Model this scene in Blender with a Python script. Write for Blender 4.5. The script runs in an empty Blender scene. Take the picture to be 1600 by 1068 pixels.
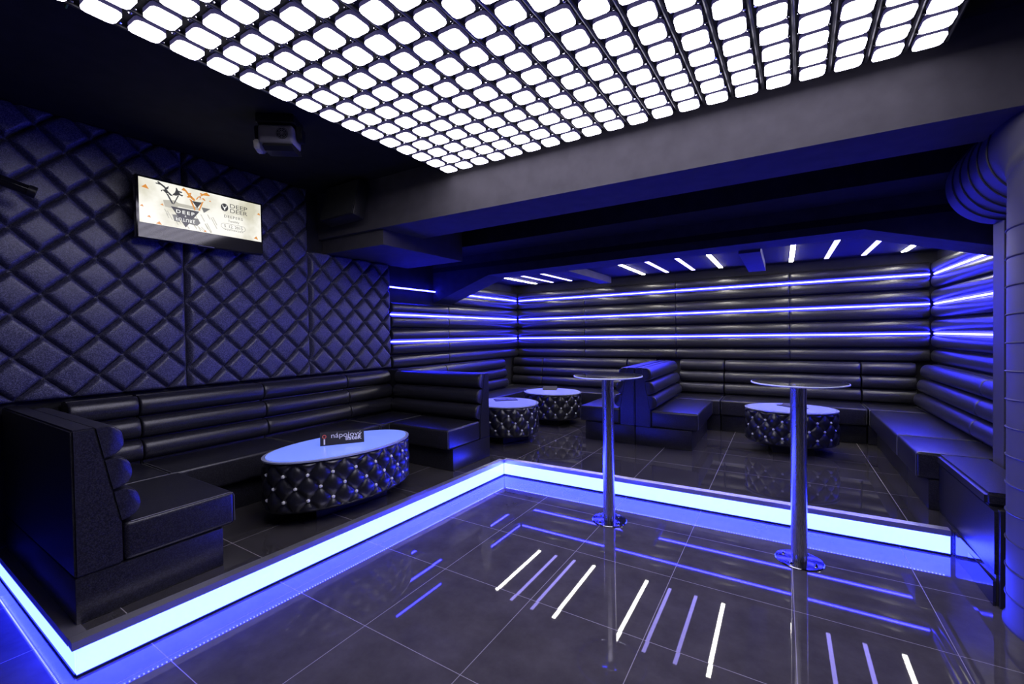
import bpy, bmesh, math, random
from mathutils import Vector, Matrix
random.seed(7)
C = bpy.context.scene.collection
scene = bpy.context.scene
PI = math.pi

# ------------------------------------------------------------------ camera
YAW, PITCH, ROLL, FPX = math.radians(-32.0596), math.radians(-0.9162), math.radians(-0.9105), 673.844
fw = Vector((math.sin(YAW) * math.cos(PITCH), math.cos(YAW) * math.cos(PITCH), math.sin(PITCH)))
rt = Vector((math.cos(YAW), -math.sin(YAW), 0))
up = rt.cross(fw)
rt2 = rt * math.cos(ROLL) + up * math.sin(ROLL)
up2 = -rt * math.sin(ROLL) + up * math.cos(ROLL)
cam_d = bpy.data.cameras.new('camera')
cam = bpy.data.objects.new('camera', cam_d)
C.objects.link(cam)
M = Matrix(((rt2.x, up2.x, -fw.x, 0), (rt2.y, up2.y, -fw.y, 0), (rt2.z, up2.z, -fw.z, 1.4), (0, 0, 0, 1)))
cam.matrix_world = M
cam_d.sensor_width = 36
cam_d.sensor_fit = 'HORIZONTAL'
cam_d.lens = 36 * FPX / 1600
cam_d.clip_start = 0.02
scene.camera = cam

# ------------------------------------------------------------------ world, exposure
w = bpy.data.worlds.new('world')
scene.world = w
w.use_nodes = True
w.node_tree.nodes['Background'].inputs[0].default_value = (0.25, 0.3, 1.0, 1)
w.node_tree.nodes['Background'].inputs[1].default_value = 0.0
vs = scene.view_settings
scene.display_settings.display_device = 'sRGB'
vs.view_transform = 'Standard'
vs.look = 'None'
vs.gamma = 1
vs.exposure = 0.0
vs.use_curve_mapping = False
scene.cycles.use_denoising = True
scene.cycles.sample_clamp_indirect = 6
scene.cycles.max_bounces = 10
scene.cycles.use_light_tree = True

# light levels of the place's own lamps
L_TILE = (5.7, 5.45, 6.6)          # ceiling tiles
L_TILE_SIDE = (0.028, 0.024, 0.08)
L_STEP = (0.62, 1.0, 43.0)        # step panels
L_DOTS = (6.0, 7.0, 90.0)
L_STRIP = (1.4, 1.4, 88.0)       # strips in the wall padding
L_WARM = (58.0, 55.0, 49.0)       # ceiling battens, outer
L_COOL = (3.2, 2.8, 8.0)          # ceiling battens, inner
L_TABLE = (0.11, 0.19, 0.9)
L_TABLE_DIM = (0.14, 0.15, 0.72)      # lit table tops

# ------------------------------------------------------------------ materials
def mat(name, base=(0.5, 0.5, 0.5), rough=0.5, metal=0.0, spec=0.5, emit=None, estr=1.0, coat=0.0, trans=0.0, ior=1.5):
    m = bpy.data.materials.new(name)
    m.use_nodes = True
    b = m.node_tree.nodes['Principled BSDF']
    b.inputs['Base Color'].default_value = (*base, 1)
    b.inputs['Roughness'].default_value = rough
    b.inputs['Metallic'].default_value = metal
    b.inputs['Specular IOR Level'].default_value = spec
    b.inputs['Coat Weight'].default_value = coat
    b.inputs['Transmission Weight'].default_value = trans
    b.inputs['IOR'].default_value = ior
    if emit:
        b.inputs['Emission Color'].default_value = (*emit, 1)
        b.inputs['Emission Strength'].default_value = estr
    return m

def nn(m, t, **kw):
    n = m.node_tree.nodes.new(t)
    for k, v in kw.items():
        setattr(n, k, v)
    return n

def lk(m, a, b):
    m.node_tree.links.new(a, b)

def leather(name, base, spark, rough, bump=0.15, spec=0.5):
    m = mat(name, base, rough, spec=spec)
    b = m.node_tree.nodes['Principled BSDF']
    geo = nn(m, 'ShaderNodeNewGeometry')
    vo = nn(m, 'ShaderNodeTexVoronoi')
    vo.inputs['Scale'].default_value = 260
    lk(m, geo.outputs['Position'], vo.inputs['Vector'])
    sep = nn(m, 'ShaderNodeSeparateColor')
    lk(m, vo.outputs['Color'], sep.inputs[0])
    ramp = nn(m, 'ShaderNodeValToRGB')
    ramp.color_ramp.elements[0].position = 0.35
    ramp.color_ramp.elements[0].color = (*base, 1)
    ramp.color_ramp.elements[1].position = 1.0
    ramp.color_ramp.elements[1].color = (*spark, 1)
    lk(m, sep.outputs[0], ramp.inputs[0])
    lk(m, ramp.outputs[0], b.inputs['Base Color'])
    no = nn(m, 'ShaderNodeTexNoise')
    no.inputs['Scale'].default_value = 170
    no.inputs['Detail'].default_value = 3
    lk(m, geo.outputs['Position'], no.inputs['Vector'])
    bp = nn(m, 'ShaderNodeBump')
    bp.inputs['Strength'].default_value = bump
    bp.inputs['Distance'].default_value = 0.004
    lk(m, no.outputs['Fac'], bp.inputs['Height'])
    lk(m, bp.outputs[0], b.inputs['Normal'])
    return m

def plaster(name, base, rough=0.85, patchy=0.25):
    m = mat(name, base, rough, spec=0.3)
    b = m.node_tree.nodes['Principled BSDF']
    geo = nn(m, 'ShaderNodeNewGeometry')
    no = nn(m, 'ShaderNodeTexNoise')
    no.inputs['Scale'].default_value = 9
    no.inputs['Detail'].default_value = 6
    lk(m, geo.outputs['Position'], no.inputs['Vector'])
    ramp = nn(m, 'ShaderNodeValToRGB')
    ramp.color_ramp.elements[0].position = 0.3
    ramp.color_ramp.elements[1].position = 0.7
    ramp.color_ramp.elements[0].color = (*[c * (1 - patchy) for c in base], 1)
    ramp.color_ramp.elements[1].color = (*[c * (1 + patchy) for c in base], 1)
    lk(m, no.outputs['Fac'], ramp.inputs[0])
    lk(m, ramp.outputs[0], b.inputs['Base Color'])
    bp = nn(m, 'ShaderNodeBump')
    bp.inputs['Strength'].default_value = 0.12
    bp.inputs['Distance'].default_value = 0.006
    lk(m, no.outputs['Fac'], bp.inputs['Height'])
    lk(m, bp.outputs[0], b.inputs['Normal'])
    return m

def tile_floor(name, ox, oy, size, base, rough):
    m = mat(name, base, rough, spec=0.5)
    b = m.node_tree.nodes['Principled BSDF']
    geo = nn(m, 'ShaderNodeNewGeometry')
    mp = nn(m, 'ShaderNodeMapping')
    mp.inputs['Location'].default_value = (-ox / size, -oy / size, 0)
    mp.inputs['Scale'].default_value = (1 / size, 1 / size, 1)
    lk(m, geo.outputs['Position'], mp.inputs['Vector'])
    sep = nn(m, 'ShaderNodeSeparateXYZ')
    lk(m, mp.outputs[0], sep.inputs[0])
    masks = []
    cells = []
    for i in (0, 1):
        fr = nn(m, 'ShaderNodeMath', operation='FRACT')
        lk(m, sep.outputs[i], fr.inputs[0])
        s1 = nn(m, 'ShaderNodeMath', operation='SUBTRACT')
        lk(m, fr.outputs[0], s1.inputs[0])
        s1.inputs[1].default_value = 0.5
        ab = nn(m, 'ShaderNodeMath', operation='ABSOLUTE')
        lk(m, s1.outputs[0], ab.inputs[0])
        gt = nn(m, 'ShaderNodeMath', operation='GREATER_THAN')
        lk(m, ab.outputs[0], gt.inputs[0])
        gt.inputs[1].default_value = 0.5 - 0.0016 / size
        masks.append(gt)
        fl = nn(m, 'ShaderNodeMath', operation='FLOOR')
        lk(m, sep.outputs[i], fl.inputs[0])
        cells.append(fl)
    mx = nn(m, 'ShaderNodeMath', operation='MAXIMUM')
    lk(m, masks[0].outputs[0], mx.inputs[0])
    lk(m, masks[1].outputs[0], mx.inputs[1])
    no = nn(m, 'ShaderNodeTexNoise')
    no.inputs['Scale'].default_value = 5
    no.inputs['Detail'].default_value = 8
    no.inputs['Roughness'].default_value = 0.65
    lk(m, geo.outputs['Position'], no.inputs['Vector'])
    ramp = nn(m, 'ShaderNodeValToRGB')
    ramp.color_ramp.elements[0].position = 0.3
    ramp.color_ramp.elements[1].position = 0.75
    ramp.color_ramp.elements[0].color = (*[c * 0.75 for c in base], 1)
    ramp.color_ramp.elements[1].color = (*[c * 1.3 for c in base], 1)
    lk(m, no.outputs['Fac'], ramp.inputs[0])
    mix = nn(m, 'ShaderNodeMix', data_type='RGBA')
    lk(m, mx.outputs[0], mix.inputs[0])
    lk(m, ramp.outputs[0], mix.inputs[6])
    mix.inputs[7].default_value = (0.30, 0.28, 0.29, 1)
    lk(m, mix.outputs[2], b.inputs['Base Color'])
    rr = nn(m, 'ShaderNodeMath', operation='MULTIPLY_ADD')
    lk(m, mx.outputs[0], rr.inputs[0])
    rr.inputs[1].default_value = 0.6
    rr.inputs[2].default_value = rough
    lk(m, rr.outputs[0], b.inputs['Roughness'])
    # every tile lies a hair out of level
    cmb = nn(m, 'ShaderNodeCombineXYZ')
    lk(m, cells[0].outputs[0], cmb.inputs[0])
    lk(m, cells[1].outputs[0], cmb.inputs[1])
    wn = nn(m, 'ShaderNodeTexWhiteNoise', noise_dimensions='3D')
    lk(m, cmb.outputs[0], wn.inputs['Vector'])
    sub = nn(m, 'ShaderNodeVectorMath', operation='SUBTRACT')
    lk(m, wn.outputs['Color'], sub.inputs[0])
    sub.inputs[1].default_value = (0.5, 0.5, 0.5)
    scl = nn(m, 'ShaderNodeVectorMath', operation='MULTIPLY')
    lk(m, sub.outputs[0], scl.inputs[0])
    scl.inputs[1].default_value = (0.002, 0.002, 0)
    add = nn(m, 'ShaderNodeVectorMath', operation='ADD')
    lk(m, geo.outputs['Normal'], add.inputs[0])
    lk(m, scl.outputs[0], add.inputs[1])
    nor = nn(m, 'ShaderNodeVectorMath', operation='NORMALIZE')
    lk(m, add.outputs[0], nor.inputs[0])
    lk(m, nor.outputs[0], b.inputs['Normal'])
    return m

def brushed(name, base, rough):
    m = mat(name, base, rough, metal=1.0)
    b = m.node_tree.nodes['Principled BSDF']
    geo = nn(m, 'ShaderNodeNewGeometry')
    mp = nn(m, 'ShaderNodeMapping')
    mp.inputs['Scale'].default_value = (120, 120, 1.5)
    lk(m, geo.outputs['Position'], mp.inputs['Vector'])
    no = nn(m, 'ShaderNodeTexNoise')
    no.inputs['Scale'].default_value = 3
    lk(m, mp.outputs[0], no.inputs['Vector'])
    ma = nn(m, 'ShaderNodeMath', operation='MULTIPLY_ADD')
    lk(m, no.outputs['Fac'], ma.inputs[0])
    ma.inputs[1].default_value = 0.06
    ma.inputs[2].default_value = rough - 0.03
    lk(m, ma.outputs[0], b.inputs['Roughness'])
    return m

MAT = dict(
    quilt=leather('black quilt vinyl tinted as blue-lit', (0.028, 0.028, 0.062), (0.15, 0.15, 0.23), 0.38, spec=0.5),  # blue tint puts part of the blue light into the vinyl's colour
    leather=leather('black leatherette', (0.0075, 0.0075, 0.011), (0.035, 0.034, 0.045), 0.33, spec=0.6),
    tuft=leather('black tufted leatherette', (0.010, 0.010, 0.014), (0.018, 0.018, 0.024), 0.30, bump=0.08, spec=0.8),
    wallroll=leather('black wall padding', (0.010, 0.010, 0.013), (0.04, 0.039, 0.046), 0.31, spec=0.6),
    ceil=plaster('black painted ceiling', (0.012, 0.012, 0.013)),
    panelceil=plaster('glossy black ceiling panel', (0.004, 0.004, 0.005), 0.85),
    arch=plaster('dark painted arch', (0.028, 0.028, 0.034)),
    beam=plaster('dark grey painted beam', (0.062, 0.058, 0.066), patchy=0.12),
    wall=plaster('black painted wall', (0.014, 0.014, 0.018)),
    floor=tile_floor('dark polished tiles', -1.725, 1.367, 0.59, (0.074, 0.067, 0.072), 0.018),
    plat=tile_floor('dark polished platform tiles', -1.675, 1.30, 0.59, (0.044, 0.041, 0.043), 0.04),
    trim=brushed('dark brushed aluminium', (0.72, 0.70, 0.74), 0.45),
    chrome=brushed('brushed steel', (0.78, 0.76, 0.78), 0.27),
    darksteel=mat('dark polished steel', (0.32, 0.32, 0.35), 0.09, metal=1),
    piping=mat('grey piping', (0.10, 0.10, 0.11), 0.4),
    polished=mat('polished steel', (0.7, 0.7, 0.72), 0.06, metal=1),
    duct=mat('grey painted sheet metal', (0.060, 0.057, 0.066), 0.5, spec=0.4),
    seam=mat('duct seam', (0.03, 0.028, 0.034), 0.5),
    black=mat('black plastic', (0.010, 0.010, 0.012), 0.35),
    gloss=mat('glossy black plastic', (0.008, 0.008, 0.010), 0.08, spec=0.6),
    grey=mat('grey plastic', (0.26, 0.25, 0.29), 0.5),
    cream=mat('pale lens cover', (0.62, 0.60, 0.52), 0.3),
    speaker=plaster('speaker cloth lightened as lit', (0.030, 0.031, 0.034), 0.8, 0.1),  # cloth tone raised to suggest ceiling tile light falling on the face
    blackmetal=mat('black painted metal', (0.016, 0.016, 0.018), 0.3, spec=0.5),
    housing=mat('translucent tile side', (0.05, 0.048, 0.07), 0.4, emit=L_TILE_SIDE, estr=1),
    tile=mat('lit ceiling tile', (0.8, 0.8, 0.8), 0.4, emit=L_TILE, estr=1),
    step=mat('lit blue step panel', (0.5, 0.55, 0.7), 0.25, emit=L_STEP, estr=1),
    sidepanel=mat('dark blue gloss panel', (0.012, 0.012, 0.03), 0.06, spec=0.8),
    dots=mat('blue light dots', (0.5, 0.5, 0.8), 0.4, emit=L_DOTS, estr=1),
    strip=mat('blue light strip', (0.6, 0.6, 0.8), 0.4, emit=L_STRIP, estr=1),
    warm=mat('white batten light', (0.8, 0.8, 0.8), 0.4, emit=L_WARM, estr=1),
    cool=mat('lavender batten light', (0.8, 0.8, 0.8), 0.4, emit=L_COOL, estr=1),
    glowdim=mat('frosted dimly lit table glass', (0.22, 0.25, 0.5), 0.12, emit=L_TABLE_DIM, estr=1),
    plate=mat('matt black backing', (0.0035, 0.0035, 0.004), 0.6, spec=0.2),
    glow=mat('frosted lit table glass', (0.25, 0.3, 0.55), 0.12, emit=L_TABLE, estr=1),
    rim=mat('frosted glass rim', (0.35, 0.38, 0.5), 0.15),
    glass=mat('clear glass', (0.96, 0.97, 1.0), 0.0, trans=1.0, ior=1.45),
    glassedge=mat('ground glass edge', (0.66, 0.70, 0.98), 0.3),
    crystal=mat('crystal button', (0.95, 0.95, 0.97), 0.15, spec=1.0),
    paperblack=mat('black card', (0.010, 0.009, 0.016), 0.45),
    paperwhite=mat('white print', (0.80, 0.80, 0.86), 0.5),
    paperred=mat('red print', (0.62, 0.10, 0.07), 0.5),
    cardgrey=mat('grey print', (0.12, 0.12, 0.15), 0.5),
    s_bg=mat('lit screen cream', (0.02, 0.02, 0.02), 0.2, emit=(0.92, 0.89, 0.76), estr=1),
    s_shade=mat('lit screen light grey', (0.02, 0.02, 0.02), 0.2, emit=(0.50, 0.48, 0.40), estr=1),
    s_dark=mat('lit screen charcoal', (0.02, 0.02, 0.02), 0.2, emit=(0.045, 0.045, 0.048), estr=1),
    s_mid=mat('lit screen mid grey', (0.02, 0.02, 0.02), 0.2, emit=(0.16, 0.16, 0.15), estr=1),
    s_orange=mat('lit screen orange', (0.02, 0.02, 0.02), 0.2, emit=(0.72, 0.28, 0.04), estr=1),
    s_brown=mat('lit screen dark orange', (0.02, 0.02, 0.02), 0.2, emit=(0.42, 0.12, 0.015), estr=1),
    s_white=mat('lit screen white', (0.02, 0.02, 0.02), 0.2, emit=(0.95, 0.95, 0.9), estr=1),
    wire=mat('green and yellow wire', (0.25, 0.5, 0.1), 0.5),
)

# the screen's cream fades to warm grey towards its right-hand side (its own picture)
def screen_gradient():
    m = MAT['s_bg']
    b = m.node_tree.nodes['Principled BSDF']
    geo = nn(m, 'ShaderNodeNewGeometry')
    no = nn(m, 'ShaderNodeTexNoise')
    no.inputs['Scale'].default_value = 5
    no.inputs['Detail'].default_value = 4
    lk(m, geo.outputs['Position'], no.inputs['Vector'])
    ramp = nn(m, 'ShaderNodeValToRGB')
    ramp.color_ramp.elements[0].position = 0.3
    ramp.color_ramp.elements[0].color = (0.66, 0.63, 0.48, 1)
    ramp.color_ramp.elements[1].position = 0.55
    ramp.color_ramp.elements[1].color = (0.98, 0.96, 0.86, 1)
    lk(m, no.outputs['Fac'], ramp.inputs[0])
    lk(m, ramp.outputs[0], b.inputs['Emission Color'])
screen_gradient()

# ------------------------------------------------------------------ helpers
def link(name, bm, material, parent=None, smooth=False, angle=40):
    me = bpy.data.meshes.new(name)
    bmesh.ops.recalc_face_normals(bm, faces=bm.faces[:])
    bm.to_mesh(me)
    bm.free()
    if isinstance(material, (list, tuple)):
        for mm in material:
            me.materials.append(mm)
    else:
        me.materials.append(material)
    if smooth:
        for p in me.polygons:
            p.use_smooth = True
        me.set_sharp_from_angle(angle=math.radians(angle))
    o = bpy.data.objects.new(name, me)
    C.objects.link(o)
    if parent:
        o.parent = parent
    return o

def tag(o, label=None, cat=None, group=None, kind=None):
    if label: o['label'] = label
    if cat: o['category'] = cat
    if group: o['group'] = group
    if kind: o['kind'] = kind
    elif cat: o['kind'] = 'thing'
    return o

def thing(name, label, cat, loc=(0, 0, 0), rz=0, group=None):
    o = bpy.data.objects.new(name, None)
    o.empty_display_size = 0.1
    C.objects.link(o)
    o.location = loc
    o.rotation_euler = (0, 0, rz)
    return tag(o, label, cat, group)

def copy_tree(o, parent=None):
    c = o.copy()
    C.objects.link(c)
    c.parent = parent
    for ch in list(o.children):
        copy_tree(ch, c)
    return c

def bx(bm, lo, hi):
    v = [bm.verts.new((x, y, z)) for x in (lo[0], hi[0]) for y in (lo[1], hi[1]) for z in (lo[2], hi[2])]
    fs = [(0, 1, 3, 2), (4, 6, 7, 5), (0, 4, 5, 1), (2, 3, 7, 6), (0, 2, 6, 4), (1, 5, 7, 3)]
    return v, [bm.faces.new([v[i] for i in f]) for f in fs]

def box(lo, hi, bevel=0, seg=2):
    bm = bmesh.new()
    bx(bm, lo, hi)
    if bevel:
        bmesh.ops.bevel(bm, geom=bm.edges[:], offset=bevel, segments=seg, profile=0.6, affect='EDGES')
    return bm

def prism(bm, pts, a, b, axis):
    """extrude polygon pts (2D) from a to b along axis ('x': pts are (y,z); 'y': (x,z); 'z': (x,y))"""
    def P(p, t):
        return {'x': (t, p[0], p[1]), 'y': (p[0], t, p[1]), 'z': (p[0], p[1], t)}[axis]
    va = [bm.verts.new(P(p, a)) for p in pts]
    vb = [bm.verts.new(P(p, b)) for p in pts]
    bm.faces.new(va)
    bm.faces.new(vb[::-1])
    n = len(pts)
    for i in range(n):
        bm.faces.new((va[i], va[(i + 1) % n], vb[(i + 1) % n], vb[i]))
    return bm

def hexa(bm, quad_lo, quad_hi):
    """solid between two quads of 3D points"""
    a = [bm.verts.new(p) for p in quad_lo]
    b = [bm.verts.new(p) for p in quad_hi]
    n = len(a)
    bm.faces.new(a)
    bm.faces.new(b[::-1])
    for i in range(n):
        bm.faces.new((a[i], a[(i + 1) % n], b[(i + 1) % n], b[i]))
    return bm

def lathe(bm, prof, n=48, center=(0, 0, 0)):
    """prof: list of (r,z); closed solid of revolution"""
    rings = []
    for r, z in prof:
        if r < 1e-6:
            rings.append([bm.verts.new((center[0], center[1], center[2] + z))])
        else:
            rings.append([bm.verts.new((center[0] + r * math.cos(2 * PI * k / n), center[1] + r * math.sin(2 * PI * k / n), center[2] + z)) for k in range(n)])
    for a, b in zip(rings, rings[1:]):
        for k in range(n):
            k2 = (k + 1) % n
            if len(a) == 1 and len(b) == 1: continue
            if len(a) == 1: bm.faces.new((a[0], b[k], b[k2]))
            elif len(b) == 1: bm.faces.new((a[k], b[0], a[k2]))
            else: bm.faces.new((a[k], b[k], b[k2], a[k2]))
    return bm

def tube(bm, pts, r, n=10, cap=True):
    pts = [Vector(p) for p in pts]
    rings = []
    for i, p in enumerate(pts):
        d = (pts[min(i + 1, len(pts) - 1)] - pts[max(i - 1, 0)]).normalized()
        a = Vector((0, 0, 1)) if abs(d.z) < 0.9 else Vector((1, 0, 0))
        u = d.cross(a).normalized()
        v = d.cross(u)
        rr = r[i] if isinstance(r, (list, tuple)) else r
        rings.append([bm.verts.new(p + u * rr * math.cos(2 * PI * k / n) + v * rr * math.sin(2 * PI * k / n)) for k in range(n)])
    for a, b in zip(rings, rings[1:]):
        for k in range(n):
            bm.faces.new((a[k], a[(k + 1) % n], b[(k + 1) % n], b[k]))
    if cap:
        bm.faces.new(rings[0])
        bm.faces.new(rings[-1][::-1])
    return bm

def roll_mesh(L0, L1, base, tip, bulge, arc=14, pinch=0.012, hs=0.975):
    """padded roll along local X; base/tip are the (y,z) ends of its flat back, bulging to the +y side"""
    bm = bmesh.new()
    b = Vector(base); t = Vector(tip)
    ax = t - b
    h = ax.length / 2 * hs
    ax.normalize()
    nrm = Vector((ax.y, -ax.x))
    if nrm.x < 0: nrm = -nrm
    mid = (b + t) / 2
    L = L1 - L0
    xs = [L0, L0 + 0.004, L0 + 0.012, L0 + 0.03, L0 + 0.06] + [L0 + 0.06 + (L - 0.12) * k / 6 for k in range(1, 6)] + [L1 - 0.06, L1 - 0.03, L1 - 0.012, L1 - 0.004, L1]
    sc = [0.90, 0.945, 0.97, 0.99, 1.0] + [1.0] * 5 + [1.0, 0.99, 0.97, 0.945, 0.90]
    if pinch == 0: sc = [0.97, 0.99] + [1.0] * 11 + [0.99, 0.97]
    rings = []
    for x, s in zip(xs, sc):
        ring = []
        for k in range(arc + 1):
            a = -PI / 2 + PI * k / arc
            p = mid + ax * (h * 0.985 * (s * 0.4 + 0.6) * math.copysign(abs(math.sin(a)) ** 0.85, math.sin(a))) + nrm * (bulge * s * abs(math.cos(a)) ** 0.75)
            ring.append(bm.verts.new((x, p.x, p.y)))
        rings.append(ring)
    n = arc + 1
    for a, c in zip(rings, rings[1:]):
        for k in range(n):
            bm.faces.new((a[k], a[(k + 1) % n], c[(k + 1) % n], c[k]))
    bm.faces.new(rings[0])
    bm.faces.new(rings[-1][::-1])
    return bm

P0 = 0.156         # platform height

# ------------------------------------------------------------------ the setting
def struct(name, bm, m, parent=None, **k):
    o = link(name, bm, m, parent, **k)
    if not parent: o['kind'] = 'structure'
    return o

XL, YB, XR = -4.0, 6.57, 1.44
bm = bmesh.new(); bx(bm, (-4.3, -2.8, -0.12), (1.9, 6.8, 0.0)); struct('floor', bm, MAT['floor'])
plat_poly = [(-4.02, 0.545), (-2.516, 0.545), (-2.385, 3.612), (0.885, 3.667), (0.905, 3.10), (0.94, 3.10), (1.15, 3.27), (1.62, 3.27), (1.62, 6.62), (-4.02, 6.62)]
bm = bmesh.new(); prism(bm, plat_poly, 0.0005, P0, 'z'); struct('floor_platform', bm, MAT['plat'])
bm = bmesh.new(); bx(bm, (-4.3, -2.8, 0), (-4.03, 6.8, 2.95)); struct('wall_left', bm, MAT['wall'])
bm = bmesh.new(); bx(bm, (-4.03, YB + 0.03, 0), (1.9, 6.8, 2.95)); struct('wall_back', bm, MAT['wall'])
bm = bmesh.new(); bx(bm, (XR + 0.03, 4.0, 0), (1.9, YB + 0.03, 2.95)); struct('wall_right', bm, MAT['wall'])
bm = bmesh.new(); bx(bm, (1.70, -2.8, 0), (1.9, 4.0, 2.95)); struct('wall_right_front', bm, MAT['wall'])
bm = bmesh.new(); bx(bm, (-4.03, -2.8, 0), (1.70, -2.6, 2.95)); struct('wall_rear', bm, MAT['wall'])
bm = bmesh.new(); bx(bm, (-4.03, -2.6, 2.87), (1.70, 4.43, 2.95)); struct('ceiling', bm, MAT['ceil'])
bm = bmesh.new(); bx(bm, (-4.03, 4.43, 2.26), (1.70, YB + 0.03, 2.32)); struct('ceiling_alcove', bm, MAT['panelceil'])
bm = bmesh.new(); bx(bm, (-4.03, 3.97, 2.43), (1.70, 4.43, 2.87)); struct('ceiling_soffit', bm, MAT['wall'])
# pillar by the duct
bm = box((1.15, 3.83, 0), (1.47, 3.995, 2.87), 0.004); struct('wall_pillar', bm, MAT['duct'])

# front beam (slightly out of square, as built)
bm = bmesh.new()
f0, f1, b0, b1 = (-4.03, 2.72), (1.70, 2.958), (-4.03, 3.30), (1.70, 3.375)
hexa(bm, [(*f0, 2.41), (*f1, 2.41), (*b1, 2.41), (*b0, 2.41)], [(*f0, 2.87), (*f1, 2.87), (*b1, 2.87), (*b0, 2.87)])
struct('ceiling_beam', bm, MAT['beam'])
# boxed-in bulkhead at the left wall under the beam
bm = bmesh.new()
hexa(bm, [(-4.03, 2.768, 2.266), (-3.155, 2.80, 2.266), (-3.145, 3.965, 2.266), (-4.03, 3.965, 2.266)],
     [(-4.03, 2.768, 2.87), (-3.155, 2.80, 2.87), (-3.145, 3.965, 2.87), (-4.03, 3.965, 2.87)])
struct('ceiling_bulkhead', bm, MAT['beam'])
# arch beam at the mouth of the alcove, with splayed corners
arch = [(-4.03, 1.85), (-3.11, 2.156), (0.56, 2.20), (1.47, 1.925), (1.47, 2.60), (-4.03, 2.60)]
bm = bmesh.new(); prism(bm, arch, 4.432, 4.81, 'y'); struct('ceiling_arch', bm, MAT['arch'])
# two cross beams of the alcove ceiling
for x0, x1 in ((-2.37, -2.19), (-0.36, -0.172)):
    bm = bmesh.new(); bx(bm, (x0, 4.81, 2.165), (x1, 6.36, 2.26)); struct('ceiling_crossbeam', bm, MAT['beam'])

# ------------------------------------------------------------------ lit step around the platform
def step_run(label, a, b, out):
    a = Vector((*a, 0)); b = Vector((*b, 0)); n = Vector((*out, 0)).normalized()
    d = (b - a).normalized()
    root = thing('step_light', label, 'step light', a, 0, 'blue step lights along the platform edge')
    def slab(o0, o1, z0, z1, e0=0, e1=0):
        bm = bmesh.new()
        p = [n * o0 - d * e0, (b - a) + n * o0 + d * e1, (b - a) + n * o1 + d * e1, n * o1 - d * e0]
        hexa(bm, [(q.x, q.y, z0) for q in p], [(q.x, q.y, z1) for q in p])
        return bm
    return root, slab, (b - a).length, d, n

E = 0.014
runs = [
    ('blue lit step panel along the near end of the platform, beside the left booth', (-4.02, 0.53), (-2.514, 0.53), (0, -1)),
    ('longest blue lit step panel running past the left booth to the inner corner', (-2.50, 0.530), (-2.37, 3.597), (1, -0.04)),
    ('blue lit step panel facing the camera behind the two bar tables', (-2.368, 3.597), (0.872, 3.652), (0.017, -1)),
]
ext = [(0, -0.0325), (E, -E), (0, 0)]
for (lab, a, b, out), ex in zip(runs, ext):
    root, slab, L, d, n = step_run(lab, a, b, out)
    e0, e1 = ex
    link('diffuser', slab(-0.012, 0.0, 0.012, 0.124, 0, -0.004 if e1 < 0 else 0), MAT['step'], root)
    link('base_trim', slab(-0.012, 0.004, 0.0005, 0.012), MAT['blackmetal'], root)
    link('edge_trim', slab(-0.045, E, 0.124, 0.159, e0, e1), MAT['trim'], root)
    bm = bmesh.new()
    k = 0
    s = 0.03
    while s < L - 0.02:
        c = d * s + n * 0.006
        bx(bm, (c.x - 0.0025, c.y - 0.0025, 0.1222), (c.x + 0.0025, c.y + 0.0025, 0.1238))
        s += 0.017
    o = link('light_dots', bm, MAT['dots'], root)
    o['kind'] = 'stuff'

# ------------------------------------------------------------------ quilted wall panels
def quilt(y0, y1, z0, z1):
    W = (y1 - y0)
    ny = 4 * 36
    hz = 0.267
    dz = hz / 36
    nz = int(round((z1 - z0) / dz))
    bm = bmesh.new()
    V = []
    for i in range(ny + 1):
        col = []
        y = y0 + W * i / ny
        for j in range(nz + 1):
            z = z0 + dz * j
            a = (y - y0) / (W / 4) + (z - 1.175) / hz
            b = (y - y0) / (W / 4) - (z - 1.175) / hz
            da = abs(a - round(a)) * 0.187
            db = abs(b - round(b)) * 0.187
            de = min(y - y0, y1 - y, z1 - z + 0.02, z - z0 + 0.01)
            f = lambda d, w: 1 - math.exp(-(d / w) ** 1.3)
            h = 0.050 * f(min(da, db), 0.0095) * f(max(da, db) + 0.012, 0.014) * f(de, 0.012)
            # soft belly of each pad
            h += 0.004 * abs(math.sin(PI * a) * math.sin(PI * b)) ** 0.7
            col.append(bm.verts.new((-4.012 + h, y, z)))
        V.append(col)
    for i in range(ny):
        for j in range(nz):
            bm.faces.new((V[i][j], V[i + 1][j], V[i + 1][j + 1], V[i][j + 1]))
    # back
    c = [bm.verts.new((-4.028, y, z)) for y, z in ((y0, z0), (y1, z0), (y1, z0 + dz * nz), (y0, z0 + dz * nz))]
    bm.faces.new(c)
    edges = [[V[i][0] for i in range(ny + 1)], [V[ny][j] for j in range(nz + 1)], [V[i][nz] for i in range(ny, -1, -1)], [V[0][j] for j in range(nz, -1, -1)]]
    for k, e in enumerate(edges):
        bm.faces.new([c[(k + 1) % 4], c[k]] + e)
    return bm

qs = [(0.482, 1.524, 'dark quilted wall panel of large diamonds at the left edge, left of the screen'),
      (1.530, 2.572, 'middle quilted wall panel of large diamonds, behind the right half of the screen'),
      (2.578, 3.620, 'quilted wall panel of large diamonds nearest the alcove, under the boxed bulkhead'),
      (-0.566, 0.476, 'quilted wall panel of large diamonds cut off by the left picture edge')]
for y0, y1, lab in qs:
    o = link('quilted_wall_panel', quilt(y0, y1, 1.035, 2.868 if y1 < 2.6 else 2.262), MAT['quilt'], smooth=True, angle=80)
    tag(o, lab, 'wall panel', 'quilted wall panels')

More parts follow.
